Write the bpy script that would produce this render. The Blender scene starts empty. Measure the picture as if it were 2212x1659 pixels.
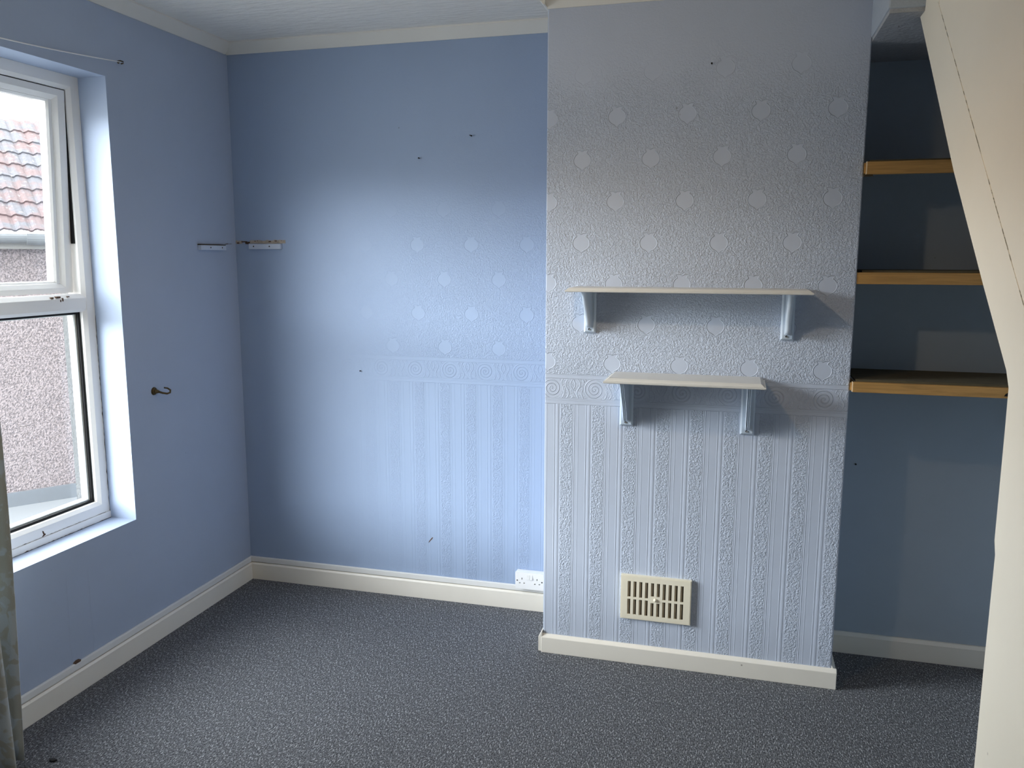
import bpy, bmesh, math, random
from mathutils import Vector, Matrix
random.seed(7)
SC = bpy.context.scene
COL = SC.collection
PI = math.pi

# ------------------------------------------------------------------ room measures (metres)
XL, XC0, XC1, XR, XEND = -2.328, -0.721, 0.399, 0.497, 1.32      # left wall, chimney breast, stair side, party wall
YC, YB, YB2, YBF, YREAR = 3.147, 3.526, 3.4725, 2.800, -2.9      # chimney face, back wall, alcove wall, bulkhead, rear wall
ZCL, ZCO, ZS = 2.578, 2.531, 2.331                                # ceiling, coving foot, alcove soffit
CAMZ = 1.6135
WY0, WY1, WZ0, WZ1 = 1.33, 2.733, 0.553, 2.281                    # window opening in the left wall

# ------------------------------------------------------------------ node helpers
def mat(name):
    m = bpy.data.materials.new(name); m.use_nodes = True
    nt = m.node_tree
    for n in list(nt.nodes): nt.nodes.remove(n)
    out = nt.nodes.new('ShaderNodeOutputMaterial')
    b = nt.nodes.new('ShaderNodeBsdfPrincipled')
    nt.links.new(b.outputs[0], out.inputs[0])
    return m, nt, b, out

class G:
    """tiny expression builder for math nodes"""
    def __init__(s, nt): s.nt = nt
    def m(s, op, *a, clamp=False):
        n = s.nt.nodes.new('ShaderNodeMath'); n.operation = op; n.use_clamp = clamp
        for i, v in enumerate(a):
            if isinstance(v, (int, float)): n.inputs[i].default_value = v
            else: s.nt.links.new(v, n.inputs[i])
        return n.outputs[0]
    def add(s, a, b): return s.m('ADD', a, b)
    def sub(s, a, b): return s.m('SUBTRACT', a, b)
    def mul(s, a, b): return s.m('MULTIPLY', a, b)
    def div(s, a, b): return s.m('DIVIDE', a, b)
    def mn(s, a, b): return s.m('MINIMUM', a, b)
    def mx(s, a, b): return s.m('MAXIMUM', a, b)
    def ab(s, a): return s.m('ABSOLUTE', a)
    def step(s, lo, hi, x):               # smooth ramp 0..1
        n = s.nt.nodes.new('ShaderNodeMapRange'); n.interpolation_type = 'SMOOTHSTEP'
        s.nt.links.new(x, n.inputs[0]); n.inputs[1].default_value = lo; n.inputs[2].default_value = hi
        return n.outputs[0]
    def peak(s, x, c, w):                 # 1 at x = c falling to 0 at distance w
        return s.sub(1.0, s.step(0.0, w, s.ab(s.sub(x, c))))
    def band(s, x, a, b, e=0.0015):
        return s.mul(s.step(a - e, a + e, x), s.sub(1.0, s.step(b - e, b + e, x)))
    def wrap(s, x, period):               # centred modulo
        n = s.m('WRAP', x, period / 2, -period / 2); return n
    def noise(s, vec, scale, detail=2.0, rough=0.5, dist=0.0, dims='3D'):
        n = s.nt.nodes.new('ShaderNodeTexNoise'); n.noise_dimensions = dims
        n.inputs['Scale'].default_value = scale; n.inputs['Detail'].default_value = detail
        n.inputs['Roughness'].default_value = rough; n.inputs['Distortion'].default_value = dist
        if vec is not None: s.nt.links.new(vec, n.inputs['Vector'])
        return n.outputs[0]
    def vor(s, vec, scale, feature='F1', rand=1.0):
        n = s.nt.nodes.new('ShaderNodeTexVoronoi'); n.feature = feature
        n.inputs['Scale'].default_value = scale; n.inputs['Randomness'].default_value = rand
        s.nt.links.new(vec, n.inputs['Vector']); return n.outputs['Distance']
    def mixc(s, f, a, b):
        n = s.nt.nodes.new('ShaderNodeMix'); n.data_type = 'RGBA'
        for sock, v in ((n.inputs[0], f), (n.inputs[6], a), (n.inputs[7], b)):
            if isinstance(v, (int, float)): sock.default_value = v
            elif isinstance(v, tuple): sock.default_value = (*v, 1.0)
            else: s.nt.links.new(v, sock)
        return n.outputs[2]
    def bump(s, h, b, dist, strength=1.0):
        n = s.nt.nodes.new('ShaderNodeBump'); n.inputs['Strength'].default_value = strength
        n.inputs['Distance'].default_value = dist
        s.nt.links.new(h, n.inputs['Height']); s.nt.links.new(n.outputs[0], b.inputs['Normal'])
    def pos(s):
        g = s.nt.nodes.new('ShaderNodeNewGeometry'); return g.outputs['Position']
    def xyz(s, v):
        n = s.nt.nodes.new('ShaderNodeSeparateXYZ'); s.nt.links.new(v, n.inputs[0]); return n.outputs

def plain(name, col, rough=0.5, var=0.05, scale=12.0, bump=0.0, bscale=60.0, metal=0.0, spec=0.5, chips=0.0):
    m, nt, b, out = mat(name); g = G(nt); p = g.pos()
    n = g.noise(p, scale, 3.0)
    dark = tuple(c * (1 - var) for c in col); lite = tuple(min(1, c * (1 + var)) for c in col)
    c = g.mixc(n, dark, lite)
    if chips:
        c = g.mixc(g.mul(g.mul(dirt_mask(g, p, 16.0, 0.05, 0.02), g.step(0.52, 0.6, g.noise(p, 4.0, 1.0))), chips), c, (0.16, 0.13, 0.10))
    nt.links.new(c, b.inputs['Base Color'])
    b.inputs['Roughness'].default_value = rough; b.inputs['Metallic'].default_value = metal
    b.inputs['Specular IOR Level'].default_value = spec
    if bump: g.bump(g.noise(p, bscale, 3.0), b, bump)
    return m

def dirt_mask(g, p, scale, thr, soft=0.01):
    return g.sub(1.0, g.step(thr - soft, thr + soft, g.vor(p, scale)))

# ---- embossed wallpaper, painted over.  plane: x, z of the wall
def paper(name, col, u_med, u_str, fade=None, relief=1.0, ztop=2.42):
    m, nt, b, out = mat(name); g = G(nt); p = g.pos(); x, y, z = g.xyz(p)
    # vermiculated ground
    n1 = g.noise(p, 92.0, 1.5, 0.5, 0.6)
    worm = g.sub(1.0, g.step(0.0, 0.075, g.ab(g.sub(n1, 0.5))))
    n2 = g.noise(p, 60.0, 1.0, 0.5, 0.9)
    worm2 = g.sub(1.0, g.step(0.0, 0.05, g.ab(g.sub(n2, 0.47))))
    n3 = g.noise(p, 135.0, 1.0, 0.5, 0.4)
    worm = g.add(g.mul(g.mx(worm, g.mul(worm2, 0.8)), 0.45), g.mul(g.step(0.40, 0.60, n3), 0.62))
    # vase medallions on a staggered grid
    j = g.m('ROUND', g.div(g.sub(z, 1.668), 0.1525))
    v = g.sub(g.sub(z, 1.668), g.mul(j, 0.1525))
    odd = g.ab(g.m('MODULO', j, 2.0))
    u = g.wrap(g.sub(g.sub(x, u_med), g.mul(odd, 0.127)), 0.254)
    au = g.ab(u)
    r = g.m('SQRT', g.add(g.mul(u, u), g.m('POWER', g.mul(g.add(v, 0.004), 1.12), 2.0)))
    body = g.sub(r, 0.0315)
    neck = g.mx(g.sub(au, g.add(0.0165, g.mul(g.step(0.022, 0.032, v), 0.005))), g.mx(g.sub(0.0, v), g.sub(v, g.sub(0.0325, g.mul(g.peak(au, 0.0, 0.009), 0.0042)))))
    tip = g.sub(g.add(au, g.ab(g.add(v, 0.018))), 0.0225)
    d = g.mn(body, g.mn(neck, tip))
    wpos = g.add(v, 0.0)
    med_out = g.step(0.0, 0.003, d)
    ridge = g.peak(d, 0.0012, 0.0028)
    upper = g.mx(g.mul(worm, med_out), g.mul(ridge, 1.0))
    m_up = g.step(1.1585, 1.161, z)
    # frieze
    cu = g.wrap(g.sub(x, u_med + 0.06), 0.168)
    cv = g.sub(z, 1.103)
    sgn = g.m('SIGN', g.m('SINE', g.mul(g.sub(x, u_med - 0.024), PI / 0.168)))
    cr = g.m('SQRT', g.add(g.mul(cu, cu), g.mul(cv, cv)))
    th = g.m('ARCTAN2', cv, cu)
    sw = g.m('SINE', g.add(g.mul(th, sgn), g.mul(cr, 480.0)))
    swirl = g.mul(g.step(0.35, 0.95, sw), g.sub(1.0, g.step(0.036, 0.042, cr)))
    leaf = g.m('SINE', g.add(g.mul(g.ab(cu), 330.0), g.mul(g.m('SINE', g.mul(cv, 90.0)), 2.2)))
    leaf = g.mul(g.step(0.45, 0.95, leaf), g.step(0.044, 0.05, cr))
    frieze = g.mx(swirl, g.mx(g.mul(leaf, 0.9), g.mul(worm, g.mul(g.step(0.040, 0.046, cr), 0.55))))
    frieze = g.mul(frieze, g.band(z, 1.066, 1.141))
    lines = g.mx(g.peak(z, 1.1575, 0.0022), g.mx(g.peak(z, 1.1435, 0.0022), g.mx(g.peak(z, 1.0625, 0.0022), g.mx(g.peak(z, 1.0555, 0.0018), g.peak(z, 1.0425, 0.0025)))))
    flatband = g.mul(g.band(z, 1.0425, 1.0625), 0.35)
    flatband = g.mx(flatband, g.mul(g.band(z, 1.1435, 1.158), 0.35))
    # stripes
    su = g.m('WRAP', g.sub(x, u_str), 0.1255, 0.0)
    tex = g.mul(worm, g.band(su, 0.001, 0.0475))
    sl = g.mx(g.peak(su, 0.0500, 0.0020), g.mx(g.peak(su, 0.0560, 0.0022), g.mx(g.mul(g.peak(su, 0.0715, 0.0016), 0.8), g.mx(g.peak(su, 0.1020, 0.002), g.mx(g.peak(su, 0.1110, 0.0022), g.peak(su, 0.1180, 0.0022))))))
    rib = g.mul(g.band(su, 0.1110, 0.1180), 0.5)
    low = g.mul(g.mx(tex, g.mx(g.mul(sl, 0.5), rib)), g.sub(1.0, g.step(1.0405, 1.0425, z)))
    h = g.mx(g.mul(upper, m_up), g.mx(frieze, g.mx(g.mul(lines, 0.7), g.mx(flatband, low))))
    if fade is not None:                  # paper worn smooth under thicker paint towards a corner
        f = g.step(fade[0], fade[1], g.add(x, g.mul(g.sub(g.noise(p, 3.0, 2.0), 0.5), 0.5)))
        f = g.mx(g.mul(f, 1.0), 0.08)
        h = g.mul(h, f)
    up = g.mul(g.sub(1.0, g.step(ztop - 0.32, ztop, g.add(z, g.mul(g.sub(g.noise(p, 6.0, 2.0), 0.5), 0.25)))), 1.0)
    h = g.mul(h, g.mul(g.mx(up, 0.10), relief))
    h = g.add(h, g.mul(g.noise(p, 14.0, 2.0), 0.5))
    g.bump(h, b, 0.0019)
    var = g.noise(p, 5.0, 4.0, 0.6)
    c = g.mixc(var, tuple(v * 0.965 for v in col), tuple(min(1, v * 1.03) for v in col))
    spk = g.mul(dirt_mask(g, p, 7.0, 0.022, 0.012), g.step(0.55, 0.62, g.noise(p, 2.3, 1.0)))
    c = g.mixc(g.mul(spk, 0.55), c, (0.10, 0.10, 0.11))
    nt.links.new(c, b.inputs['Base Color'])
    b.inputs['Roughness'].default_value = 0.55; b.inputs['Specular IOR Level'].default_value = 0.3
    return m

BLUE = (0.325, 0.415, 0.585)
def wall_paint(name, col, bumpd=0.0008):
    m, nt, b, out = mat(name); g = G(nt); p = g.pos(); x, y, z = g.xyz(p)
    var = g.noise(p, 4.0, 4.0, 0.6)
    c = g.mixc(var, tuple(v * 0.95 for v in col), tuple(min(1, v * 1.04) for v in col))
    spk = g.mul(dirt_mask(g, p, 9.0, 0.028, 0.012), g.step(0.5, 0.6, g.noise(p, 1.7, 1.0)))
    c = g.mixc(g.mul(spk, 0.6), c, (0.08, 0.08, 0.09))
    nt.links.new(c, b.inputs['Base Color'])
    h = g.add(g.mul(g.noise(p, 9.0, 3.0), 1.0), g.mul(g.noise(p, 70.0, 2.0), 0.35))
    seam = g.add(g.peak(g.add(y, g.mul(g.noise(p, 3.0, 1.0), 0.02)), 2.47, 0.004), g.peak(g.add(y, g.mul(g.noise(p, 4.0, 1.0), 0.02)), 2.36, 0.003))
    seam = g.mul(seam, g.sub(1.0, g.step(0.40, 0.5, z)))
    h = g.add(h, seam)
    g.bump(h, b, bumpd)
    b.inputs['Roughness'].default_value = 0.55; b.inputs['Specular IOR Level'].default_value = 0.3
    return m

M = {}
M['paper_chimney'] = paper('painted_relief_paper', (0.52, 0.58, 0.70), -0.585, -0.6575)
M['paper_back'] = paper('painted_relief_paper_blue', BLUE, -0.640, -0.9255, fade=(-2.0, -1.2), relief=0.7, ztop=2.0)
M['wall_blue'] = wall_paint('blue_wall_paint', (0.405, 0.475, 0.61))
M['wall_alcove'] = wall_paint('blue_alcove_paint', (0.40, 0.47, 0.55))
M['rear'] = plain('rear_wall_low_bounce', (0.07, 0.07, 0.07), 0.7, 0.05, 5)  # near-black on the unseen rear wall, to cut light bounced into the room
M['ext'] = plain('house_render', (0.16, 0.155, 0.15), 0.9, 0.15, 8)
M['bulkhead'] = plain('bulkhead_paint', (0.42, 0.48, 0.56), 0.6, 0.05, 5, 0.0025, 90)
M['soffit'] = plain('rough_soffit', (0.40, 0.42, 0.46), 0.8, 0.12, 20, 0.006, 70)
M['cream_wood'] = plain('gloss_white_paint', (0.86, 0.82, 0.74), 0.32, 0.04, 8, 0.0006, 25, chips=0.7)
M['trunk'] = plain('trunking_white', (0.80, 0.80, 0.79), 0.4, 0.04, 8)
M['coving'] = plain('coving_paint', (0.80, 0.78, 0.72), 0.6, 0.04, 6, 0.001, 30)
M['upvc'] = plain('white_upvc', (0.90, 0.89, 0.87), 0.28, 0.03, 6)
M['gasket'] = plain('black_gasket', (0.006, 0.006, 0.007), 0.6, 0.1, spec=0.2)
M['shelf_paint'] = plain('shelf_cream_paint', (0.665, 0.655, 0.62), 0.4, 0.05, 9, 0.0005, 40)
M['bracket'] = plain('bracket_blue_paint', (0.58, 0.66, 0.76), 0.38, 0.05, 12)
M['screw'] = plain('steel_screw', (0.55, 0.55, 0.55), 0.35, 0.1, metal=0.9)
M['mould'] = plain('black_mould', (0.07, 0.06, 0.045), 0.9, 0.5, 90)
M['dark'] = plain('dark_hole', (0.02, 0.02, 0.022), 0.7, 0.2)
M['brass'] = plain('tarnished_brass', (0.10, 0.07, 0.03), 0.4, 0.3, 60, metal=0.7)
M['vent'] = plain('aged_ivory_plastic', (0.84, 0.78, 0.63), 0.4, 0.06, 25)
M['damper'] = plain('dusty_damper', (0.50, 0.43, 0.32), 0.7, 0.25, 60)
M['void'] = plain('vent_back', (0.05, 0.038, 0.022), 0.9, 0.3, 40)
M['socket'] = plain('socket_white', (0.88, 0.88, 0.88), 0.25, 0.02)
M['switch'] = plain('rocker_white', (0.78, 0.78, 0.76), 0.25, 0.02)
M['batten'] = plain('painted_batten', (0.55, 0.62, 0.74), 0.5, 0.08, 20)
M['scar'] = plain('bare_plaster', (0.43, 0.37, 0.31), 0.9, 0.45, 60, 0.002, 120)
M['rust'] = plain('flaking_brown', (0.09, 0.05, 0.03), 0.9, 0.5, 80)
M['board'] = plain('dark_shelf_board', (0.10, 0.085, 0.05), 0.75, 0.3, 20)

def pine(name, col=(0.46, 0.255, 0.08)):
    m, nt, b, out = mat(name); g = G(nt)
    tc = nt.nodes.new('ShaderNodeTexCoord'); mp = nt.nodes.new('ShaderNodeMapping')
    mp.inputs['Scale'].default_value = (2.2, 40, 40)
    nt.links.new(g.pos(), mp.inputs[0])
    n = g.noise(mp.outputs[0], 2.0, 4.0, 0.6, 0.8)
    c = g.mixc(g.step(0.3, 0.7, n), tuple(v * 0.78 for v in col), tuple(v * 1.12 for v in col))
    kn = dirt_mask(g, g.pos(), 7.5, 0.05, 0.02)
    c = g.mixc(g.mul(kn, 0.6), c, (0.16, 0.08, 0.03))
    nt.links.new(c, b.inputs['Base Color']); b.inputs['Roughness'].default_value = 0.5
    return m
M['pine'] = pine('raw_pine')
M['pine_end'] = plain('pine_end_grain', (0.78, 0.62, 0.42), 0.6, 0.1, 60)

def carpet():
    m, nt, b, out = mat('flecked_grey_carpet'); g = G(nt); p = g.pos()
    n1 = g.noise(p, 190.0, 2.0, 0.6); n2 = g.noise(p, 330.0, 2.0, 0.6)
    mp = nt.nodes.new('ShaderNodeMapping'); mp.inputs['Rotation'].default_value = (0, 0, math.radians(38)); mp.inputs['Scale'].default_value = (1.0, 0.35, 1.0)
    nt.links.new(p, mp.inputs[0])
    n3 = g.noise(mp.outputs[0], 230.0, 1.0, 0.5)
    lite = g.add(g.mul(g.step(0.50, 0.72, n3), 0.7), g.mul(g.step(0.52, 0.72, n2), 0.45))
    darkm = g.step(0.50, 0.66, n1)
    c = g.mixc(g.m('MINIMUM', lite, 1.0), (0.136, 0.143, 0.157), (0.60, 0.62, 0.655))
    c = g.mixc(g.mul(darkm, 0.92), c, (0.022, 0.023, 0.028))
    big = g.noise(p, 2.0, 3.0)
    c = g.mixc(g.mul(g.step(0.45, 0.8, big), 0.12), c, (0.05, 0.05, 0.06))
    nt.links.new(c, b.inputs['Base Color'])
    b.inputs['Roughness'].default_value = 0.95; b.inputs['Specular IOR Level'].default_value = 0.1
    g.bump(g.add(g.mul(n3, 0.7), g.add(n1, g.mul(n2, 0.6))), b, 0.006)
    return m
M['carpet'] = carpet()

def ceiling_mat():
    m, nt, b, out = mat('brushed_ceiling_paint'); g = G(nt); p = g.pos()
    mp = nt.nodes.new('ShaderNodeMapping'); mp.inputs['Scale'].default_value = (0.25, 1.0, 1.0); nt.links.new(p, mp.inputs[0])
    n = g.noise(mp.outputs[0], 38.0, 3.0, 0.6)
    nt.links.new(g.mixc(n, (0.85, 0.81, 0.74), (0.92, 0.885, 0.82)), b.inputs['Base Color'])
    b.inputs['Roughness'].default_value = 0.8
    g.bump(n, b, 0.008)
    return m
M['ceiling'] = ceiling_mat()

def panel_mat():
    """cream painted panelling with the broken hairline crack along the stringer"""
    m, nt, b, out = mat('cream_panel_paint'); g = G(nt); p = g.pos(); x, y, z = g.xyz(p)
    col = (0.92, 0.865, 0.73)
    c = g.mixc(g.noise(p, 4.0, 4.0, 0.6), tuple(v * 0.97 for v in col), tuple(v * 1.03 for v in col))
    d = g.sub(g.sub(z, 2.27), g.mul(g.sub(y, 2.584), 0.823))
    crack = g.mul(g.peak(g.add(d, g.mul(g.sub(g.noise(p, 20.0, 2.0), 0.5), 0.004)), 0.0, 0.0016), g.step(0.45, 0.60, g.noise(p, 30.0, 3.0, 0.7)))
    spots = g.mul(dirt_mask(g, p, 11.0, 0.03, 0.014), g.step(0.5, 0.58, g.noise(p, 3.0, 1.0)))
    c = g.mixc(g.mul(crack, 0.65), c, (0.08, 0.07, 0.05))
    c = g.mixc(g.mul(spots, 0.45), c, (0.25, 0.22, 0.18))
    nt.links.new(c, b.inputs['Base Color']); b.inputs['Roughness'].default_value = 0.42
    g.bump(g.add(g.noise(p, 7.0, 3.0), g.mul(crack, -1.0)), b, 0.0022)
    return m
M['panel'] = panel_mat()

def glass():
    m, nt, b, out = mat('clear_pane'); nt.nodes.remove(b)
    t = nt.nodes.new('ShaderNodeBsdfTransparent'); t.inputs[0].default_value = (0.96, 0.98, 0.97, 1)
    gl = nt.nodes.new('ShaderNodeBsdfGlossy'); gl.inputs['Roughness'].default_value = 0.02
    fr = nt.nodes.new('ShaderNodeFresnel'); g = G(nt); geo = nt.nodes.new('ShaderNodeNewGeometry')
    nt.links.new(g.m('MULTIPLY_ADD', geo.outputs['Backfacing'], 1 / 1.45 - 1.45, 1.45), fr.inputs[0])
    mx = nt.nodes.new('ShaderNodeMixShader')
    nt.links.new(fr.outputs[0], mx.inputs[0]); nt.links.new(t.outputs[0], mx.inputs[1]); nt.links.new(gl.outputs[0], mx.inputs[2])
    nt.links.new(mx.outputs[0], out.inputs[0])
    return m
M['glass'] = glass()

def pebbledash():
    m, nt, b, out = mat('pink_pebbledash'); g = G(nt); p = g.pos()
    n = g.noise(p, 62.0, 2.0, 0.7); n2 = g.noise(p, 130.0, 1.0)
    c = g.mixc(g.step(0.36, 0.62, n), (0.125, 0.104, 0.102), (0.27, 0.228, 0.223))
    c = g.mixc(g.mul(g.step(0.6, 0.75, n2), 0.5), c, (0.30, 0.26, 0.255))
    nt.links.new(c, b.inputs['Base Color']); b.inputs['Roughness'].default_value = 0.95
    g.bump(n, b, 0.02)
    return m
M['pebble'] = pebbledash()
M['render_stone'] = plain('rough_grey_render', (0.055, 0.056, 0.055), 0.95, 0.2, 60, 0.006, 80)
M['tile'] = plain('weathered_clay_tile', (0.060, 0.041, 0.040), 0.85, 0.35, 9, 0.006, 40)
def tiles():
    m, nt, b, out = mat('weathered_clay_tile'); g = G(nt); p = g.pos()
    c = g.mixc(g.step(0.42, 0.6, g.noise(p, 5.0, 3.0)), (0.076, 0.048, 0.047), (0.060, 0.059, 0.067))
    c = g.mixc(g.step(0.6, 0.7, g.noise(p, 28.0, 2.0)), c, (0.125, 0.115, 0.115))
    nt.links.new(c, b.inputs['Base Color']); b.inputs['Roughness'].default_value = 0.85
    g.bump(g.noise(p, 40.0, 3.0), b, 0.006)
    return m
M['tile'] = tiles()
M['gutter'] = plain('grey_white_gutter', (0.14, 0.147, 0.15), 0.4, 0.05)
M['fascia'] = plain('cream_fascia', (0.2, 0.19, 0.17), 0.5, 0.05)
M['flash'] = plain('lead_flashing', (0.115, 0.124, 0.134), 0.7, 0.1, 10)
M['felt'] = plain('pale_roof_felt', (0.18, 0.19, 0.198), 0.8, 0.08, 5)

def satin():
    m, nt, b, out = mat('pale_green_satin'); g = G(nt); p = g.pos()
    n = g.noise(p, 9.0, 2.0, 0.5, 2.2)
    n2 = g.noise(p, 22.0, 1.0, 0.5, 1.5)
    leaf = g.mx(g.step(0.52, 0.58, n), g.mul(g.step(0.60, 0.66, n2), 0.6))
    c = g.mixc(leaf, (0.58, 0.59, 0.545), (0.68, 0.74, 0.78))
    nt.links.new(c, b.inputs['Base Color'])
    tr = nt.nodes.new('ShaderNodeBsdfTranslucent'); nt.links.new(c, tr.inputs[0])
    mx = nt.nodes.new('ShaderNodeMixShader'); mx.inputs[0].default_value = 0.18
    nt.links.new(b.outputs[0], mx.inputs[1]); nt.links.new(tr.outputs[0], mx.inputs[2]); nt.links.new(mx.outputs[0], out.inputs[0])
    b.inputs['Roughness'].default_value = 0.45
    b.inputs['Sheen Weight'].default_value = 0.2
    g.bump(g.noise(p, 400.0, 1.0), b, 0.0006)
    return m
M['satin'] = satin()

# ------------------------------------------------------------------ mesh helpers
def link(name, bm, m, parent=None, bevel=0.0, smooth=False, seg=2):
    bmesh.ops.recalc_face_normals(bm, faces=bm.faces)
    me = bpy.data.meshes.new(name); bm.to_mesh(me); bm.free()
    o = bpy.data.objects.new(name, me); COL.objects.link(o)
    if m is not None: me.materials.append(m)
    if smooth:
        for f in me.polygons: f.use_smooth = True
    if bevel:
        md = o.modifiers.new('bevel', 'BEVEL'); md.width = bevel; md.segments = seg; md.limit_method = 'ANGLE'; md.angle_limit = math.radians(40)
    if parent is not None:
        o.parent = parent
        w = Vector((0, 0, 0)); q = parent
        while q is not None: w += q.location; q = q.parent
        o.location = -w
    return o

def tag(o, label=None, cat=None, group=None, kind=None):
    if label: o['label'] = label
    if cat: o['category'] = cat
    if group: o['group'] = group
    if kind: o['kind'] = kind
    return o

def thing(name, label, cat, loc, group=None):
    o = bpy.data.objects.new(name, None); COL.objects.link(o); o.location = loc; o.empty_display_size = 0.05
    return tag(o, label, cat, group)

def structure(name, bm, m, label, cat, **k):
    return tag(link(name, bm, m, **k), label, cat, None, 'structure')

def box(bm, x0, x1, y0, y1, z0, z1):
    vs = [bm.verts.new(p) for p in ((x0,y0,z0),(x1,y0,z0),(x1,y1,z0),(x0,y1,z0),(x0,y0,z1),(x1,y0,z1),(x1,y1,z1),(x0,y1,z1))]
    for f in ((0,3,2,1),(4,5,6,7),(0,1,5,4),(1,2,6,5),(2,3,7,6),(3,0,4,7)): bm.faces.new([vs[i] for i in f])
    return bm

def prism(bm, pts, fn, t0, t1):
    """extrude a 2D outline between t0 and t1; fn(a, b, t) -> xyz"""
    A = [bm.verts.new(fn(a, b, t0)) for a, b in pts]; B = [bm.verts.new(fn(a, b, t1)) for a, b in pts]
    n = len(pts)
    bm.faces.new(A[::-1]); bm.faces.new(B)
    for i in range(n): bm.faces.new((A[i], A[(i+1) % n], B[(i+1) % n], B[i]))
    return bm

def tube(bm, pts, r, seg=8, caps=True):
    rings = []
    up = Vector((0, 0, 1))
    for i, p in enumerate(pts):
        p = Vector(p)
        a = Vector(pts[max(i-1, 0)]); c = Vector(pts[min(i+1, len(pts)-1)])
        t = (c - a).normalized()
        s = t.cross(up)
        if s.length < 1e-4: s = t.cross(Vector((1, 0, 0)))
        s.normalize(); w = s.cross(t)
        rr = r[i] if isinstance(r, (list, tuple)) else r
        rings.append([bm.verts.new(p + rr * (math.cos(k*2*PI/seg) * s + math.sin(k*2*PI/seg) * w)) for k in range(seg)])
    for i in range(len(rings)-1):
        for k in range(seg): bm.faces.new((rings[i][k], rings[i][(k+1) % seg], rings[i+1][(k+1) % seg], rings[i+1][k]))
    if caps: bm.faces.new(rings[0][::-1]); bm.faces.new(rings[-1])
    return bm

def disc(bm, c, axis, r, depth, seg=16, dome=0.0):
    """short cylinder with its base centre at c, pointing along axis"""
    a = Vector(axis).normalized(); c = Vector(c)
    s = a.cross(Vector((0, 0, 1)));  s = s if s.length > 1e-3 else a.cross(Vector((1, 0, 0)))
    s.normalize(); w = s.cross(a)
    prof = [(0, r), (depth * 0.6, r), (depth, r * 0.8)] if dome == 0 else [(0, r), (depth * 0.35, r * 0.95), (depth * 0.75, r * 0.7), (depth, r * 0.3)]
    rings = [[bm.verts.new(c + a * h + q * (math.cos(k*2*PI/seg) * s + math.sin(k*2*PI/seg) * w)) for k in range(seg)] for h, q in prof]
    for i in range(len(rings)-1):
        for k in range(seg): bm.faces.new((rings[i][k], rings[i][(k+1) % seg], rings[i+1][(k+1) % seg], rings[i+1][k]))
    bm.faces.new(rings[0][::-1]); bm.faces.new(rings[-1])
    return bm

def plate_holes(bm, x0, x1, z0, z1, yf, yb, holes):
    """plate in an x-z plane with rectangular holes, front at yf, back at yb"""
    xs = sorted({x0, x1, *[h[0] for h in holes], *[h[1] for h in holes]}); zs = sorted({z0, z1, *[h[2] for h in holes], *[h[3] for h in holes]})
    nx, nz = len(xs)-1, len(zs)-1
    def solid(i, k):
        if not (0 <= i < nx and 0 <= k < nz): return False
        cx, cz = (xs[i]+xs[i+1])/2, (zs[k]+zs[k+1])/2
        return not any(h[0] < cx < h[1] and h[2] < cz < h[3] for h in holes)
    V = {}
    def v(i, k, y):
        key = (i, k, y)
        if key not in V: V[key] = bm.verts.new((xs[i], y, zs[k]))
        return V[key]
    for i in range(nx):
        for k in range(nz):
            if not solid(i, k): continue
            bm.faces.new((v(i,k,yf), v(i+1,k,yf), v(i+1,k+1,yf), v(i,k+1,yf)))
            bm.faces.new((v(i,k,yb), v(i,k+1,yb), v(i+1,k+1,yb), v(i+1,k,yb)))
            if not solid(i-1, k): bm.faces.new((v(i,k,yf), v(i,k+1,yf), v(i,k+1,yb), v(i,k,yb)))
            if not solid(i+1, k): bm.faces.new((v(i+1,k,yf), v(i+1,k,yb), v(i+1,k+1,yb), v(i+1,k+1,yf)))
            if not solid(i, k-1): bm.faces.new((v(i,k,yf), v(i,k,yb), v(i+1,k,yb), v(i+1,k,yf)))
            if not solid(i, k+1): bm.faces.new((v(i,k+1,yf), v(i+1,k+1,yf), v(i+1,k+1,yb), v(i,k+1,yb)))
    return bm

NB = bmesh.new
WT = 0.225                                                         # outer wall thickness

# ------------------------------------------------------------------ room shell
bm = NB(); box(bm, XL - WT, XEND + 0.1, YREAR - 0.1, YB + 0.1, -0.12, 0.0)
structure('floor', bm, M['carpet'], 'dark grey flecked carpet covering the floor', 'floor')
bm = NB(); box(bm, XL - WT, XEND + 0.1, YREAR - 0.1, YB + 0.1, ZCL, ZCL + 0.12)
structure('ceiling', bm, M['ceiling'], 'off-white brushed plaster ceiling', 'ceiling')

bm = NB()
xo = XL - WT
box(bm, xo, XL, YREAR - 0.1, WY0, 0, ZCL); box(bm, xo, XL, WY1, YB + 0.1, 0, ZCL)
box(bm, xo, XL, WY0, WY1, 0, WZ0); box(bm, xo, XL, WY0, WY1, WZ1, ZCL)
structure('wall_left', bm, M['wall_blue'], 'pale blue painted wall with the deep window opening', 'wall')
bm = NB(); box(bm, XL, XC0, YB, YB + 0.1, 0, ZCL)
structure('wall_back', bm, M['paper_back'], 'pale blue embossed wall in the recess left of the chimney breast', 'wall')
bm = NB(); box(bm, XC0, XC1, YC, YB + 0.1, 0, ZCL)
structure('wall_chimney', bm, M['paper_chimney'], 'projecting chimney breast with embossed striped dado paper', 'wall', bevel=0.004)
bm = NB(); box(bm, XC1, XEND, YB2, YB2 + 0.1, 0, ZCL)
structure('wall_alcove', bm, M['wall_alcove'], 'shadowed blue back wall of the shelved alcove under the stairs', 'wall')
bm = NB(); box(bm, XEND, XEND + 0.1, YREAR, YB2 + 0.1, 0, ZCL)
structure('wall_party', bm, M['wall_alcove'], 'hidden end wall of the cupboard under the stairs', 'wall')
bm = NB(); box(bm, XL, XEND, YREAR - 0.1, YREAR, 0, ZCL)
structure('wall_rear', bm, M['rear'], 'unseen wall behind the viewer, darkened to cut bounced light', 'wall')

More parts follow.
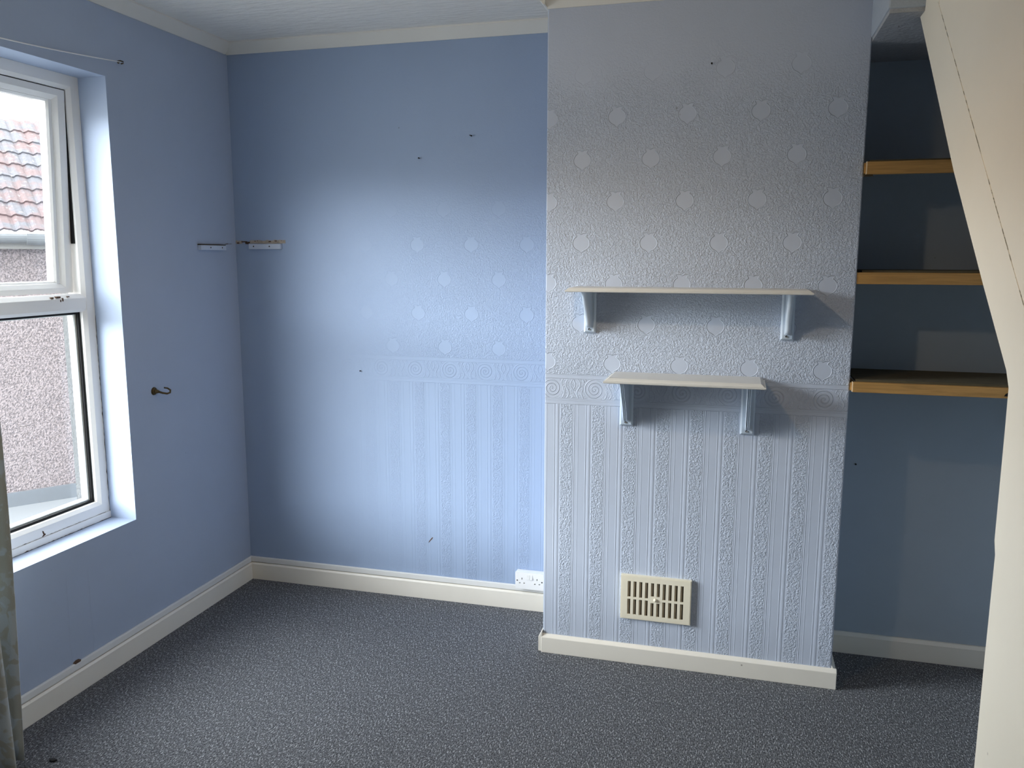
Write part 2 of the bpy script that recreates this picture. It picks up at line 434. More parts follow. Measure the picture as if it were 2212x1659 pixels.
# unseen house mass around the room, added to block sky from the neighbouring wall
bm = NB(); box(bm, XL - WT, XEND + 0.1, YREAR - 3.0, YB + 5.0, ZCL + 0.121, 6.4)
structure('wall_upper', bm, M['ext'], 'unseen upper storey above the room, added to block sky light outside', 'wall')
bm = NB(); box(bm, XL - WT, XEND + 0.1, YB + 0.101, YB + 5.0, -2.6, ZCL + 0.12)
structure('wall_outer', bm, M['ext'], 'unseen outer wall running on beyond the back wall, added to block sky light', 'wall')

# boxed beam over the alcove, with the lower alcove ceiling behind it
bm = NB(); box(bm, XC1 - 0.004, XEND, YBF, YC + 0.02, ZS + 0.012, ZCL)
structure('wall_bulkhead', bm, M['bulkhead'], 'blue-grey boxed beam above the alcove opening', 'wall', bevel=0.006)
bm = NB(); box(bm, XC1 + 0.001, XEND, YBF + 0.006, YB2, ZS, ZS + 0.012)
structure('ceiling_alcove', bm, M['soffit'], 'rough dark plaster soffit over the alcove', 'ceiling')

# stair side: cream panelling with a sloping lower edge, plus the stair flight's underside behind it
T = 0.823
outline = [(YREAR, 0), (1.715, 0), (1.714, 0.80), (1.709, 1.05), (1.7205, 1.075), (1.7205, 1.300), (1.722, 1.372), (1.745, 1.402), (1.964, 1.567), (2.291, 1.822), (2.872, 2.331), (2.806, 2.333), (2.800, 2.345), (2.800, ZCL), (YREAR, ZCL)]
bm = NB(); prism(bm, outline, lambda a, b, t: (t, a, b), XR, XR + 0.018)
structure('wall_right', bm, M['panel'], 'cream painted stair panelling with a sloping lower edge', 'wall')
st = [(2.872, 2.331), (2.806, 2.333), (2.800, 2.345), (2.800, ZCL), (2.614, ZCL), (2.614, 2.293)]
sl = [(1.300, 1.213), (1.300, 0), (1.715, 0), (1.714, 0.80), (1.709, 1.05), (1.7205, 1.075), (1.7205, 1.300), (1.722, 1.372), (1.745, 1.402), (1.964, 1.567), (2.291, 1.822), (2.872, 2.331), (2.806, 2.333), (2.800, 2.345), (2.800, ZCL), (2.614, ZCL), (2.614, 2.2945)]
bm = NB(); prism(bm, sl, lambda a, b, t: (t, a, b), XR - 0.0012, XR + 0.002)
structure('trim_6', bm, M['panel'], 'sloping cream stringer board along the edge of the stair panelling', 'trim')
under = [(1.73, 1.372), (2.872, 2.331), (2.80, ZCL), (1.73, ZCL)]
bm = NB(); prism(bm, under, lambda a, b, t: (t, a, b), XR + 0.018, XEND)
structure('wall_stairs', bm, M['soffit'], 'underside of the stair flight behind the panelling', 'wall')
bm = NB(); box(bm, XR + 0.018, XEND, 1.62, 1.715, 0, ZCL)
structure('wall_stair_foot', bm, M['panel'], 'closing wall at the foot of the stair cupboard', 'wall')

# ------------------------------------------------------------------ skirtings, trunking strips, coving
def skirt(bm, along, a0, a1, base, sgn, h, t=0.018, ch=0.008):
    prof = [(0, 0), (t, 0), (t, h - ch), (t - ch * 0.8, h), (0, h)]
    if along == 'y': prism(bm, prof, lambda d, z, s: (base + sgn * d, s, z), a0, a1)
    else: prism(bm, prof, lambda d, z, s: (s, base + sgn * d, z), a0, a1)
bm = NB(); skirt(bm, 'y', YREAR, YB - 0.0185, XL, 1, 0.086)
structure('baseboard_left', bm, M['cream_wood'], 'cream gloss skirting board under the window', 'skirting', bevel=0.0015)
bm = NB(); skirt(bm, 'x', XL, XC0 - 0.019, YB, -1, 0.086)
structure('baseboard_back', bm, M['cream_wood'], 'cream gloss skirting board below the double socket', 'skirting', bevel=0.0015)
bm = NB()
prof = [(0, 0), (0.018, 0), (0.018, 0.066), (0.006, 0.078), (0, 0.078)]
prism(bm, prof, lambda d, z, s: (s, YC - d, z), XC0 - 0.004, XC1 + 0.018)
structure('baseboard_chimney', bm, M['cream_wood'], 'cream gloss skirting board across the chimney breast', 'skirting', bevel=0.002)
bm = NB()
prism(bm, [(0, 0.004), (0.016, 0.004), (0.016, 0.066), (0.0, 0.092)], lambda d, z, s: (XC0 - d, s, z), YC - 0.016, YB)
structure('baseboard_chimney_return', bm, M['cream_wood'], 'short cream skirting return on the left side of the chimney breast', 'skirting', bevel=0.0015)
bm = NB()
prism(bm, [(0, 0), (0.018, 0), (0.018, 0.066), (0.0, 0.088)], lambda d, z, s: (XC1 + d, s, z), YC - 0.004, YB2)
structure('baseboard_chimney_side', bm, M['cream_wood'], 'cream skirting return on the alcove side of the chimney breast', 'skirting', bevel=0.0015)
bm = NB(); skirt(bm, 'x', XC1 + 0.018, XEND, YB2, -1, 0.088, 0.02, 0.012)
structure('baseboard_alcove', bm, M['cream_wood'], 'cream skirting board at the back of the alcove', 'skirting', bevel=0.0015)
bm = NB(); box(bm, XL, XL + 0.012, YREAR, YB - 0.013, 0.0885, 0.1155)
structure('trim_1', bm, M['trunk'], 'thin white strip on top of the skirting under the window', 'trim', bevel=0.003)
bm = NB(); box(bm, XL, XC0 - 0.001, YB - 0.012, YB, 0.0885, 0.1155)
structure('trim_2', bm, M['trunk'], 'thin white strip on top of the skirting behind the socket', 'trim', bevel=0.003)
CW = 0.047
def cove(bm, pts): return pts
bm = NB(); prism(bm, [(0, 0), (0.006, 0), (CW, CW - 0.006), (CW, CW), (0, CW)], lambda d, z, s: (XL + d, s, ZCO + z), YREAR, YB - 0.02)
structure('trim_3', bm, M['coving'], 'off-white coving above the window wall', 'coving')
bm = NB(); prism(bm, [(0, 0), (0.006, 0), (CW, CW - 0.006), (CW, CW), (0, CW)], lambda d, z, s: (s, YB - d, ZCO + z), XL, XC0)
structure('trim_4', bm, M['coving'], 'off-white coving along the back wall', 'coving')
CZ = 2.515
bm = NB(); prism(bm, [(0, 0), (0.006, 0), (0.055, 0.055), (0.055, ZCL - CZ), (0, ZCL - CZ)], lambda d, z, s: (s, YC - d, CZ + z), XC0, XC1 - 0.005)
prism(bm, [(0, 0.004), (0.006, 0.004), (0.05, 0.055), (0.05, ZCL - CZ), (0, ZCL - CZ)], lambda d, z, s: (XC0 - d, s, CZ + z), YC - 0.05, YB - 0.04)
structure('trim_5', bm, M['coving'], 'off-white coving wrapping the chimney breast', 'coving')

# ------------------------------------------------------------------ window
win = thing('window_1', 'white plastic casement window with its top light pushed slightly open', 'window', (XL - 0.125, (WY0 + WY1) / 2, WZ0))
win['kind'] = 'structure'
FX = XL - 0.125; FXo = FX - 0.070
def frame_bar(bm, a0, a1, b0, b1, vert, w, cham=0.012):
    pass
IY0, IY1, IZ0, IZ1 = WY0 + 0.054, 2.679, 0.632, 2.228               # clear opening inside the outer frame
TZ0, TZ1 = 1.398, 1.468                                             # transom
def ring(bm, y0, y1, z0, z1, wy0, wy1, wz0, wz1, xf, xb, ch):
    """mitred rectangular frame in a y-z plane; face at xf chamfered by ch on the inner edge"""
    o_ = [(y0, z0), (y1, z0), (y1, z1), (y0, z1)]
    i_ = [(y0 + wy0, z0 + wz0), (y1 - wy1, z0 + wz0), (y1 - wy1, z1 - wz1), (y0 + wy0, z1 - wz1)]
    c_ = [(y0 + wy0 - ch, z0 + wz0 - ch), (y1 - wy1 + ch, z0 + wz0 - ch), (y1 - wy1 + ch, z1 - wz1 + ch), (y0 + wy0 - ch, z1 - wz1 + ch)]
    L = [[bm.verts.new((x, *q)) for q in pts] for x, pts in ((xb, o_), (xf, o_), (xf, c_), (xf - ch * 0.8, i_), (xb, i_))]
    for a in range(5):
        A, B = L[a], L[(a + 1) % 5]
        for k in range(4): bm.faces.new((A[k], A[(k+1) % 4], B[(k+1) % 4], B[k]))
bm = NB(); ring(bm, WY0, WY1, WZ0 + 0.012, WZ1, 0.054, WY1 - IY1, IZ0 - WZ0 - 0.012, WZ1 - IZ1, FX, FXo, 0.014)
link('frame', bm, M['upvc'], win, bevel=0.0012)
bm = NB()
prism(bm, [(FX, TZ0 + 0.012), (FX, TZ1 - 0.016), (FX - 0.014, TZ1), (FXo, TZ1), (FXo, TZ0), (FX - 0.010, TZ0)], lambda a, b, t: (a, t, b), IY0 - 0.012, IY1 + 0.010)
link('transom', bm, M['upvc'], win, bevel=0.0012)
bm = NB(); box(bm, FX - 0.004, FX + 0.006, WY0, WY1, WZ0, WZ0 + 0.028)
link('bottom_bead', bm, M['upvc'], win, bevel=0.003)
# fixed lower pane
gk = 0.009
GX = FX - 0.030
bm = NB(); box(bm, GX - 0.004, GX, IY0, IY1, IZ0, TZ0)
low = link('pane', bm, M['glass'], win)
bm = NB(); ring(bm, IY0, IY1, IZ0, TZ0, gk, gk, gk, gk, GX + 0.006, GX - 0.006, 0.002)
link('gasket', bm, M['gasket'], win)
bm = NB(); ring(bm, IY0 + gk, IY1 - gk, IZ0 + gk, TZ0 - gk, 0.012, 0.012, 0.008, 0.004, GX - 0.006, GX - 0.034, 0.004)
link('glazing_bead', bm, M['upvc'], win)
# opening top light, hinged along its head and pushed outwards at the foot
sash = bpy.data.objects.new('sash', None); COL.objects.link(sash); sash.parent = win
SX = FX - 0.010
sash.location = Vector((SX, 0, IZ1 - 0.004)) - win.location
sash.rotation_euler = (0, math.radians(2.3), 0)
def sub(name, bm, m, **k):
    bmesh.ops.translate(bm, verts=bm.verts, vec=(-SX, 0, -(IZ1 - 0.004)))
    o = link(name, bm, m, None, **k); o.parent = sash; return o
SY0, SY1, SZ0, SZ1 = IY0 + 0.006, IY1 - 0.007, TZ1 + 0.004, IZ1 - 0.004
bm = NB(); ring(bm, SY0, SY1, SZ0, SZ1, 0.050, 0.050, 0.036, 0.040, SX, SX - 0.055, 0.016)
sub('sash_frame', bm, M['upvc'], bevel=0.0012)
bm = NB(); ring(bm, SY0 + 0.050, SY1 - 0.050, SZ0 + 0.036, SZ1 - 0.040, 0.022, 0.022, 0.008, 0.010, SX - 0.014, SX - 0.050, 0.008)
sub('sash_bead', bm, M['upvc'])
bm = NB(); box(bm, SX - 0.036, SX - 0.032, SY0 + 0.060, SY1 - 0.060, SZ0 + 0.040, SZ1 - 0.046)
sub('sash_pane', bm, M['glass'])
bm = NB(); prism(bm, [(FX - 0.045, 1.66), (FX - 0.020, 1.66), (FX - 0.0165, IZ1 + 0.001), (FX - 0.045, IZ1 + 0.001)], lambda a, b, t: (a, t, b), IY1 - 0.0068, IY1 + 0.002)
link('seal', bm, M['gasket'], win)
bm = NB(); box(bm, FX - 0.045, FX - 0.017, IY0, IY1 - 0.007, IZ1 - 0.0036, IZ1 + 0.001)
link('seal', bm, M['gasket'], win)
# flaking marks left by old fixings
def flake(pts, x, m=M['rust']):
    for (y, z, w, h) in pts: pass
bm = NB()
for (y, z, w, h) in ((2.545, 1.463, .020, .006), (2.520, 1.461, .012, .005), (2.572, 1.456, .006, .012), (2.562, 1.450, .005, .008), (2.600, 1.462, .008, .003)):
    box(bm, FX - 0.012, FX + 0.0008, y, y + w, z - h, z)
link('paint_flake', bm, M['rust'], win)
bm = NB()
prism(bm, [(2.386, 0.5835), (2.391, 0.5830), (2.4035, 0.5865), (2.4035, 0.5905), (2.3985, 0.593), (2.3955, 0.602), (2.390, 0.606), (2.3905, 0.598), (2.394, 0.590)], lambda a, b, t: (t, a, b), FX - 0.004, FX + 0.0008)
link('paint_flake', bm, M['rust'], win)
# mould along the joints
def mould(pts, fn):
    rnd = random.Random(11)
    up_ = [(a, 0.0004 + max(0.0, rnd.gauss(0.0010, 0.0010))) for a in pts]
    bm = NB(); prism(bm, [(pts[0], 0.0)] + [(pts[-1], 0.0)] + up_[::-1], fn, 0.0, 0.0006)
    link('mould_line', bm, M['mould'], win)
mould([1.95 + i * 0.010 for i in range(79)], lambda a, b, t: (FX + 0.006 + t, a, WZ0 + b))
mould([WZ0 + i * 0.012 for i in range(70)], lambda a, b, t: (FX + t, WY1 - b, a))
mould([1.95 + i * 0.010 for i in range(77)], lambda a, b, t: (FX + t, a, WZ0 + 0.028 + b * 0.6))
# grey rendered outside reveal
bm = NB(); box(bm, XL - WT - 0.03, FXo - 0.001, WY1 - 0.030, WY1 + 0.25, WZ0 - 0.1, WZ1 + 0.1)
structure('trim_7', bm, M['render_stone'], 'rough grey rendered reveal outside the window', 'trim')

# ------------------------------------------------------------------ curtain, wire, hooks
def curtain():
    bm = NB()
    top, bot = 2.30, 0.02
    NS, NV = 90, 40
    rows = []
    for j in range(NV + 1):
        v = j / NV; z = top + (bot - top) * v
        row = []
        for i in range(NS + 1):
            s = i / NS
            flare = 0.75 + 0.25 * v
            y = 1.938 - (1 - s) * 0.46 - 0.012 * math.sin(6 * v + 8 * s) * (1 - s)
            fold = math.sin((s * 5.0 + 0.08 * math.sin(4 * v)) * 2 * PI + 0.4)
            x = -2.165 + 0.070 * flare * fold + 0.015 * math.sin(3 * v + 11 * s)
            if s > 0.93:
                x += (s - 0.93) * 0.15
            row.append(bm.verts.new((x, y, z)))
        rows.append(row)
    for j in range(NV):
        for i in range(NS): bm.faces.new((rows[j][i], rows[j][i+1], rows[j+1][i+1], rows[j+1][i]))
    o = link('curtain', bm, M['satin'], None, smooth=True)
    md = o.modifiers.new('thickness', 'SOLIDIFY'); md.thickness = 0.0025; md.offset = 0
    return tag(o, 'pale green leaf-patterned satin curtain hanging beside the window', 'curtain')
curtain()

wt = thing('curtain_wire', 'slack white curtain wire stretched above the window', 'curtain wire', (XL, 2.807, 2.345))
pts = []
for i in range(25):
    s = i / 24; y = 2.803 - s * 1.60
    pts.append((XL + 0.016, y, 2.345 - 0.040 * math.sin(PI * s) * 1.1 - 0.012 * s + 0.0))
bm = NB(); tube(bm, pts, 0.0022, 6); link('wire', bm, M['trunk'], wt, smooth=True)
def eye_hook(y, z):
    bm = NB(); disc(bm, (XL, y, z), (1, 0, 0), 0.006, 0.004)
    tube(bm, [(XL, y, z + 0.004), (XL + 0.012, y, z + 0.004), (XL + 0.02, y + 0.004, z + 0.001), (XL + 0.021, y + 0.002, z - 0.006), (XL + 0.015, y - 0.004, z - 0.008)], 0.0026, 6)
    return link('hook', bm, M['brass'], wt, smooth=True)
eye_hook(2.807, 2.347); eye_hook(1.203, 2.331)

hk = thing('curtain_hook', 'small dark brass curtain tieback hook right of the window', 'hook', (XL, 2.890, 1.058))
bm = NB(); disc(bm, (XL, 2.888, 1.058), (1, 0, 0), 0.017, 0.010, 18, 1.0); tube(bm, [(XL + 0.004, 2.888, 1.058), (XL + 0.022, 2.890, 1.056)], [0.011, 0.006], 10)
link('base', bm, M['brass'], hk, smooth=True)
bm = NB(); tube(bm, [(XL + 0.018, 2.890, 1.057), (XL + 0.034, 2.899, 1.050), (XL + 0.046, 2.911, 1.046), (XL + 0.052, 2.922, 1.049), (XL + 0.048, 2.930, 1.058), (XL + 0.036, 2.928, 1.066), (XL + 0.026, 2.918, 1.069)], [.005, .0042, .004, .004, .004, .0036, .003], 8)
link('arm', bm, M['brass'], hk, smooth=True)

# ------------------------------------------------------------------ battens left in the corner
b1 = thing('wall_batten', 'short blue-painted batten screwed to the window wall beside the corner', 'batten', (XL, 3.33, 1.64), 'old shelf battens in the corner')
bm = NB(); box(bm, XL, XL + 0.017, 3.234, 3.424, 1.640, 1.662); link('strip', bm, M['batten'], b1, bevel=0.002)
for y in (3.305, 3.392):
    bm = NB(); disc(bm, (XL + 0.0168, y, 1.6515), (1, 0, 0), 0.0033, 0.0012); link('screw', bm, M['dark'], b1)
bm = NB(); box(bm, XL, XL + 0.0165, 3.232, 3.420, 1.6622, 1.6665); link('torn_edge', bm, M['void'], b1)
b2 = thing('wall_batten', 'short blue-painted batten screwed to the back wall beside the corner', 'batten', (-2.164, YB, 1.647), 'old shelf battens in the corner')
bm = NB(); box(bm, -2.249, -2.081, YB - 0.017, YB, 1.646, 1.671); link('strip', bm, M['batten'], b2, bevel=0.002)
for x in (-2.222, -2.138):
    bm = NB(); disc(bm, (x, YB - 0.0168, 1.659), (0, -1, 0), 0.0033, 0.0012); link('screw', bm, M['dark'], b2)
sc = thing('plaster_scar', 'line of torn paper and bare plaster running through the corner above the battens', 'wall damage', (-2.2, YB, 1.68))
def ragged(bm, x0, x1, z0, z1, y, n, amp, rnd):
    top = [(x0 + (x1 - x0) * i / n, z1 + rnd.uniform(-amp, amp)) for i in range(n + 1)]
    bot = [(x0 + (x1 - x0) * i / n, z0 + rnd.uniform(-amp * .4, amp * .4)) for i in range(n + 1)]
    prism(bm, bot + top[::-1], lambda a, b, t: (a, t, b), y - 0.0012, y)
R_ = random.Random(3)
bm = NB(); ragged(bm, -2.252, -2.062, 1.6725, 1.688, YB, 14, 0.0025, R_); ragged(bm, -2.327, -2.292, 1.672, 1.685, YB, 5, 0.004, R_)
link('bare_plaster', bm, M['scar'], sc)
for x, z, w, h in ((-2.295, 1.684, .03, .006), (-2.275, 1.679, .018, .009), (-2.262, 1.681, .012, .007), (-2.225, 1.685, .006, .003), (-2.212, 1.686, .005, .002), (-2.15, 1.6835, .012, .004), (-2.118, 1.6855, .012, .003), (-2.085, 1.686, .006, .002), (-2.32, 1.678, .012, .006)):
    bm = NB(); ragged(bm, x, x + w, z - h, z, YB - 0.0012, 4, h * .3, R_); link('dark_chip', bm, M['rust'], sc)
bm = NB(); prism(bm, [(3.435, 1.6685), (3.450, 1.6675), (3.462, 1.669), (3.485, 1.6695), (3.500, 1.671), (3.484, 1.6715), (3.470, 1.6705), (3.458, 1.672), (3.446, 1.6705)], lambda a, b, t: (t, a, b), XL, XL + 0.001)
link('tear', bm, M['rust'], sc)

# ------------------------------------------------------------------ chimney shelves
def shelf_board(bm, x0, x1, y0, yb, z0, z1, ins):
    rings = []
    h = z1 - z0
    for f, i in ((0, 0.002), (0.12, 0.0), (0.42, 0.0), (0.50, ins * .35), (0.72, ins * .55), (0.92, ins * .9), (1.0, ins)):
        z = z0 + h * f
        rings.append([bm.verts.new(p) for p in ((x0 + i, yb, z), (x0 + i, y0 + i, z), (x1 - i, y0 + i, z), (x1 - i, yb, z))])
    for a, b in zip(rings, rings[1:]):
        for k in range(4): bm.faces.new((a[k], a[(k+1) % 4], b[(k+1) % 4], b[k]))
    bm.faces.new(rings[0][::-1]); bm.faces.new(rings[-1])

def make_bracket(root, x0, x1, z0, z1, depth, reeded):
    bk = bpy.data.objects.new('bracket', None); COL.objects.link(bk); bk.parent = root
    bk.location = Vector(((x0 + x1) / 2, YC, z0)) - root.location
    xm = (x0 + x1) / 2
    bm = NB()
    # chamfered back plate
    w = (x1 - x0) / 2; c = 0.006; t = 0.013
    r0 = [(-w, 0), (w, 0), (w, z1 - z0), (-w, z1 - z0)]
    A = [bm.verts.new((xm + a, YC, z0 + b)) for a, b in r0]
    Bq = [bm.verts.new((xm + a, YC - t * .45, z0 + b)) for a, b in r0]
    Cq = [bm.verts.new((xm + a - math.copysign(c, a), YC - t, z0 + b + (c if b == 0 else 0))) for a, b in r0]
    for P, Q in ((A, Bq), (Bq, Cq)):
        for k in range(4): bm.faces.new((P[k], P[(k+1) % 4], Q[(k+1) % 4], Q[k]))
    bm.faces.new(Cq); bm.faces.new(A[::-1])
    link('back_plate', bm, M['bracket'], bk)
    # gusset: S-curved front, rounded nose or three reeds
    hg = z1 - z0 - 0.022; N = 22
    prof = []
    for i in range(N + 1):
        v = i / N                                             # 0 at the shelf, 1 at the foot
        d = depth * (1 - 0.80 * (v ** 0.75)) + 0.006 * math.sin(v * PI * 2)
        if v > 0.94: d *= 1 - (v - 0.94) * 7
        prof.append((YC - t + 0.001 - max(d, 0.004), z1 - hg * v))
    gw = 0.0085 if reeded else 0.010
    if reeded:
        secs = []
        nx = 24
        for i in range(nx + 1):
            u = -1 + 2 * i / nx
            g_ = 0.0055 * (0.5 - 0.5 * math.cos((u + 1) / 2 * 2 * PI * 3)) 
            secs.append((xm + gw * u, g_))
    else:
        secs = [(xm + gw * math.sin(a * PI / 2 * 1.0), 0.010 * math.cos(a * PI / 2)) for a in [-1 + 2 * i / 12 for i in range(13)]]
    bm = NB()
    grid = [[bm.verts.new((x, y - g_, z)) for (x, g_) in secs] for (y, z) in prof]
    for i in range(N):
        for k in range(len(secs) - 1): bm.faces.new((grid[i][k], grid[i][k+1], grid[i+1][k+1], grid[i+1][k]))
    bl = [bm.verts.new((secs[0][0], YC - 0.002, z)) for (y, z) in prof]; br = [bm.verts.new((secs[-1][0], YC - 0.002, z)) for (y, z) in prof]
    for i in range(N):
        bm.faces.new((bl[i], grid[i][0], grid[i+1][0], bl[i+1])); bm.faces.new((grid[i][-1], br[i], br[i+1], grid[i+1][-1])); bm.faces.new((br[i], bl[i], bl[i+1], br[i+1]))
    bm.faces.new([bl[0]] + [br[0]] + grid[0][::-1]); bm.faces.new([bl[-1]] + grid[-1] + [br[-1]])
    link('gusset', bm, M['bracket'], bk, smooth=False)
    bm = NB(); disc(bm, (xm - 0.002, YC - t + 0.0002, z0 + 0.014), (0, -1, 0), 0.0042, 0.0012)
    link('screw', bm, M['dark'], bk)
    bm = NB(); disc(bm, (xm + 0.0015, YC - t + 0.0002, z0 + 0.0125), (0, -1, 0), 0.0036, 0.0020)
    link('screw', bm, M['screw'], bk)
    return bk
s1 = thing('wall_shelf', 'long cream shelf on two rounded brackets, the upper shelf on the chimney breast', 'shelf', (-0.182, YC, 1.485))
bm = NB(); shelf_board(bm, -0.610, 0.247, 2.972, YC, 1.4865, 1.502, 0.014); link('board', bm, M['shelf_paint'], s1, bevel=0.0006)
make_bracket(s1, -0.567, -0.521, 1.325, 1.4865, 0.138, False); make_bracket(s1, 0.153, 0.199, 1.316, 1.4865, 0.138, False)
s2 = thing('wall_shelf', 'short cream shelf on two reeded brackets, the lower shelf on the chimney breast', 'shelf', (-0.178, YC, 1.154))
bm = NB(); shelf_board(bm, -0.4600, 0.1070, 2.950, YC, 1.1595, 1.1775, 0.017); link('board', bm, M['shelf_paint'], s2, bevel=0.0006)
make_bracket(s2, -0.422, -0.371, 0.970, 1.1595, 0.155, True); make_bracket(s2, 0.027, 0.078, 0.960, 1.1595, 0.155, True)

# ------------------------------------------------------------------ air vent
vt = thing('air_vent', 'ivory plastic hit-and-miss air vent low on the chimney breast', 'vent', (-0.265, YC, 0.187))
VX0, VX1, VZ0, VZ1 = -0.402, -0.128, 0.188, 0.370
fx = lambda a: VX0 + (a - 240) / 1665 * (VX1 - VX0)
holes = []
for c in range(10):
    a = 405 + c * 139
    x0, x1 = fx(a), fx(a + 70)
    if c in (4, 5): holes += [(x0, x1, VZ0 + 0.1025, VZ0 + 0.1575), (x0, x1, VZ0 + 0.020, VZ0 + 0.0755)]
    else: holes += [(x0, x1, VZ0 + 0.0925, VZ0 + 0.1575), (x0, x1, VZ0 + 0.020, VZ0 + 0.0835)]
bm = NB(); plate_holes(bm, VX0 + .003, VX1 - .003, VZ0 + .003, VZ1 - .003, YC - 0.0145, YC - 0.0115, holes)
box(bm, VX0, VX0 + 0.004, YC - 0.0135, YC, VZ0, VZ1); box(bm, VX1 - 0.004, VX1, YC - 0.0135, YC, VZ0, VZ1)
box(bm, VX0 + 0.004, VX1 - 0.004, YC - 0.0135, YC, VZ0, VZ0 + 0.004); box(bm, VX0 + 0.004, VX1 - 0.004, YC - 0.0135, YC, VZ1 - 0.004, VZ1)
link('faceplate', bm, M['vent'], vt)
bm = NB()
dh = [(h[0] + 0.0065, h[1] + 0.0015, h[2] - .004, h[3] + .004) for h in holes]
plate_holes(bm, VX0 + .010, VX1 - .010, VZ0 + .010, VZ1 - .010, YC - 0.0105, YC - 0.008, dh)
link('damper', bm, M['damper'], vt)
bm = NB(); box(bm, VX0 + .005, VX1 - .005, YC - 0.003, YC - 0.0005, VZ0 + .005, VZ1 - .005); link('backing', bm, M['void'], vt)
bm = NB(); disc(bm, (-0.2655, YC - 0.0145, VZ0 + 0.0885), (0, -1, 0), 0.0072, 0.008, 16, 1.0); link('knob', bm, M['vent'], vt, smooth=True)

# ------------------------------------------------------------------ double socket
sk = thing('wall_socket', 'white double switched power socket above the skirting beside the chimney breast', 'socket', (-0.863, YB, 0.111))
bm = NB(); box(bm, -0.930, -0.796, YB - 0.030, YB - 0.0005, 0.112, 0.191); link('back_box', bm, M['socket'], sk, bevel=0.004)
bm = NB()
SYF = YB - 0.0405
pin = []
for (x, z, w, h) in ((-0.899, .161, .004, .009), (-0.909, .1400, .0075, .0045), (-0.888, .1400, .0075, .0045), (-0.828, .161, .004, .009), (-0.838, .1400, .0075, .0045), (-0.817, .1400, .0075, .0045)):
    pin.append((x - w/2, x + w/2, z - h/2, z + h/2))
plate_holes(bm, -0.930, -0.796, 0.112, 0.191, SYF, YB - 0.030, pin)
fp = link('faceplate', bm, M['socket'], sk)
bm = NB(); box(bm, -0.925, -0.801, YB - 0.0315, YB - 0.0302, 0.117, 0.186); link('pin_cavity', bm, M['gasket'], sk)
for x in (-0.8695, -0.8555):
    bm = NB(); prism(bm, [(0.160, 0.0), (0.180, 0.0), (0.180, 0.001), (0.171, 0.0022), (0.160, 0.005)], lambda a, b, t: (t, SYF - b, a), x - 0.0062, x + 0.0062); link('switch', bm, M['switch'], sk)
    
for x, z in ((-0.921, .1515), (-0.805, .1515)):
    bm = NB(); disc(bm, (x, SYF + 0.0002, z), (0, -1, 0), 0.0032, 0.0008); link('screw', bm, M['dark'], sk)

# ------------------------------------------------------------------ alcove shelves
def alcove_shelf(label, zt, zb, yf, x0, board_back=True, extra=None):
    t = thing('alcove_shelf', label, 'shelf', (0.75, YB2, zb), 'raw timber shelves in the alcove')
    bm = NB(); box(bm, x0, XEND, yf, yf + 0.022, zb, zt); link('front_batten', bm, M['pine'], t, bevel=0.0015)
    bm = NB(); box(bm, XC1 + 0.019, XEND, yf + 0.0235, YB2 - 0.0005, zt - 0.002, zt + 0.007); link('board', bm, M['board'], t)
    bm = NB(); box(bm, XC1 + 0.001, XC1 + 0.018, yf + 0.014, YB2 - 0.02, zb + 0.004, zt - 0.003); link('side_support', bm, M['pine'], t, bevel=0.001)
    bm = NB(); box(bm, x0 - 0.0016, x0 - 0.0002, yf + 0.0008, yf + 0.021, zb + 0.001, zt + 0.0005); link('end_grain', bm, M['pine_end'], t)
    return t
a1 = alcove_shelf('raw pine shelf in the alcove, topmost of the three', 1.937, 1.894, 3.128, 0.4075)
bm = NB(); box(bm, 0.399, 0.428, 3.128, 3.146, 1.8875, 1.8930); link('bracket_tip', bm, M['void'], a1)
a2 = alcove_shelf('raw pine shelf in the alcove, middle of the three', 1.5605, 1.520, 3.150, 0.4005)
a3 = alcove_shelf('raw pine shelf with a visible dark top in the alcove, lowest of the three', 1.174, 1.138, 3.128, 0.4075)
bm = NB(); prism(bm, [(0.889, 1.1455), (0.893, 1.153), (0.905, 1.161), (0.925, 1.160), (0.925, 1.1445)], lambda a, b, t: (a, t, b), 3.1270, 3.1285); link('knot_hole', bm, M['gasket'], a3)

# ------------------------------------------------------------------ nails and bits
def nail(x, y, z, label, L=0.010, tilt=0.0, name='wall_nail'):
    bm = NB(); tube(bm, [(x, y + 0.002, z), (x + tilt, y - L, z - abs(tilt) * .4)], 0.0022, 7); disc(bm, (x + tilt, y - L, z - abs(tilt) * .4), (0, -1, 0), 0.0034, 0.0015, 8)
    return tag(link(name, bm, M['gasket']), label, 'nail', 'nails left in the walls')
nail(-1.384, YB, 2.042, 'dark nail in the back wall, left of the two high above the dado')
nail(-1.151, YB, 2.133, 'dark bent nail in the back wall, right of the two high above the dado', 0.010, 0.012)
nail(-0.124, YC, 2.289, 'small dark nail high on the chimney breast')
nail(-1.694, YB, 1.083, 'tiny dark nail in the embossed frieze of the back wall', 0.006)
nail(0.481, YB2, 0.796, 'dark nail in the alcove back wall below the lowest shelf', 0.006)
bm = NB(); prism(bm, [(-1.366, 0.272), (-1.357, 0.284), (-1.349, 0.292), (-1.343, 0.301), (-1.347, 0.302), (-1.355, 0.293), (-1.364, 0.281)], lambda a, b, t: (a, t, b), YB - 0.0008, YB)
tag(link('wall_scuff', bm, M['rust']), 'thin dark slanting scuff low on the back wall above the skirting', 'scuff')
bm = NB(); bmesh.ops.create_icosphere(bm, subdivisions=2, radius=0.012)
for v in bm.verts: v.co = Vector((v.co.x * 1.2, v.co.y * 0.7, v.co.z * 0.35)) * (1 + 0.25 * math.sin(v.co.x * 500 + v.co.y * 300))
bmesh.ops.translate(bm, verts=bm.verts, vec=(-2.075, 1.985, 0.004))
tag(link('lint_scrap', bm, M['dark'], smooth=True), 'dark scrap of lint on the carpet near the curtain', 'scrap')
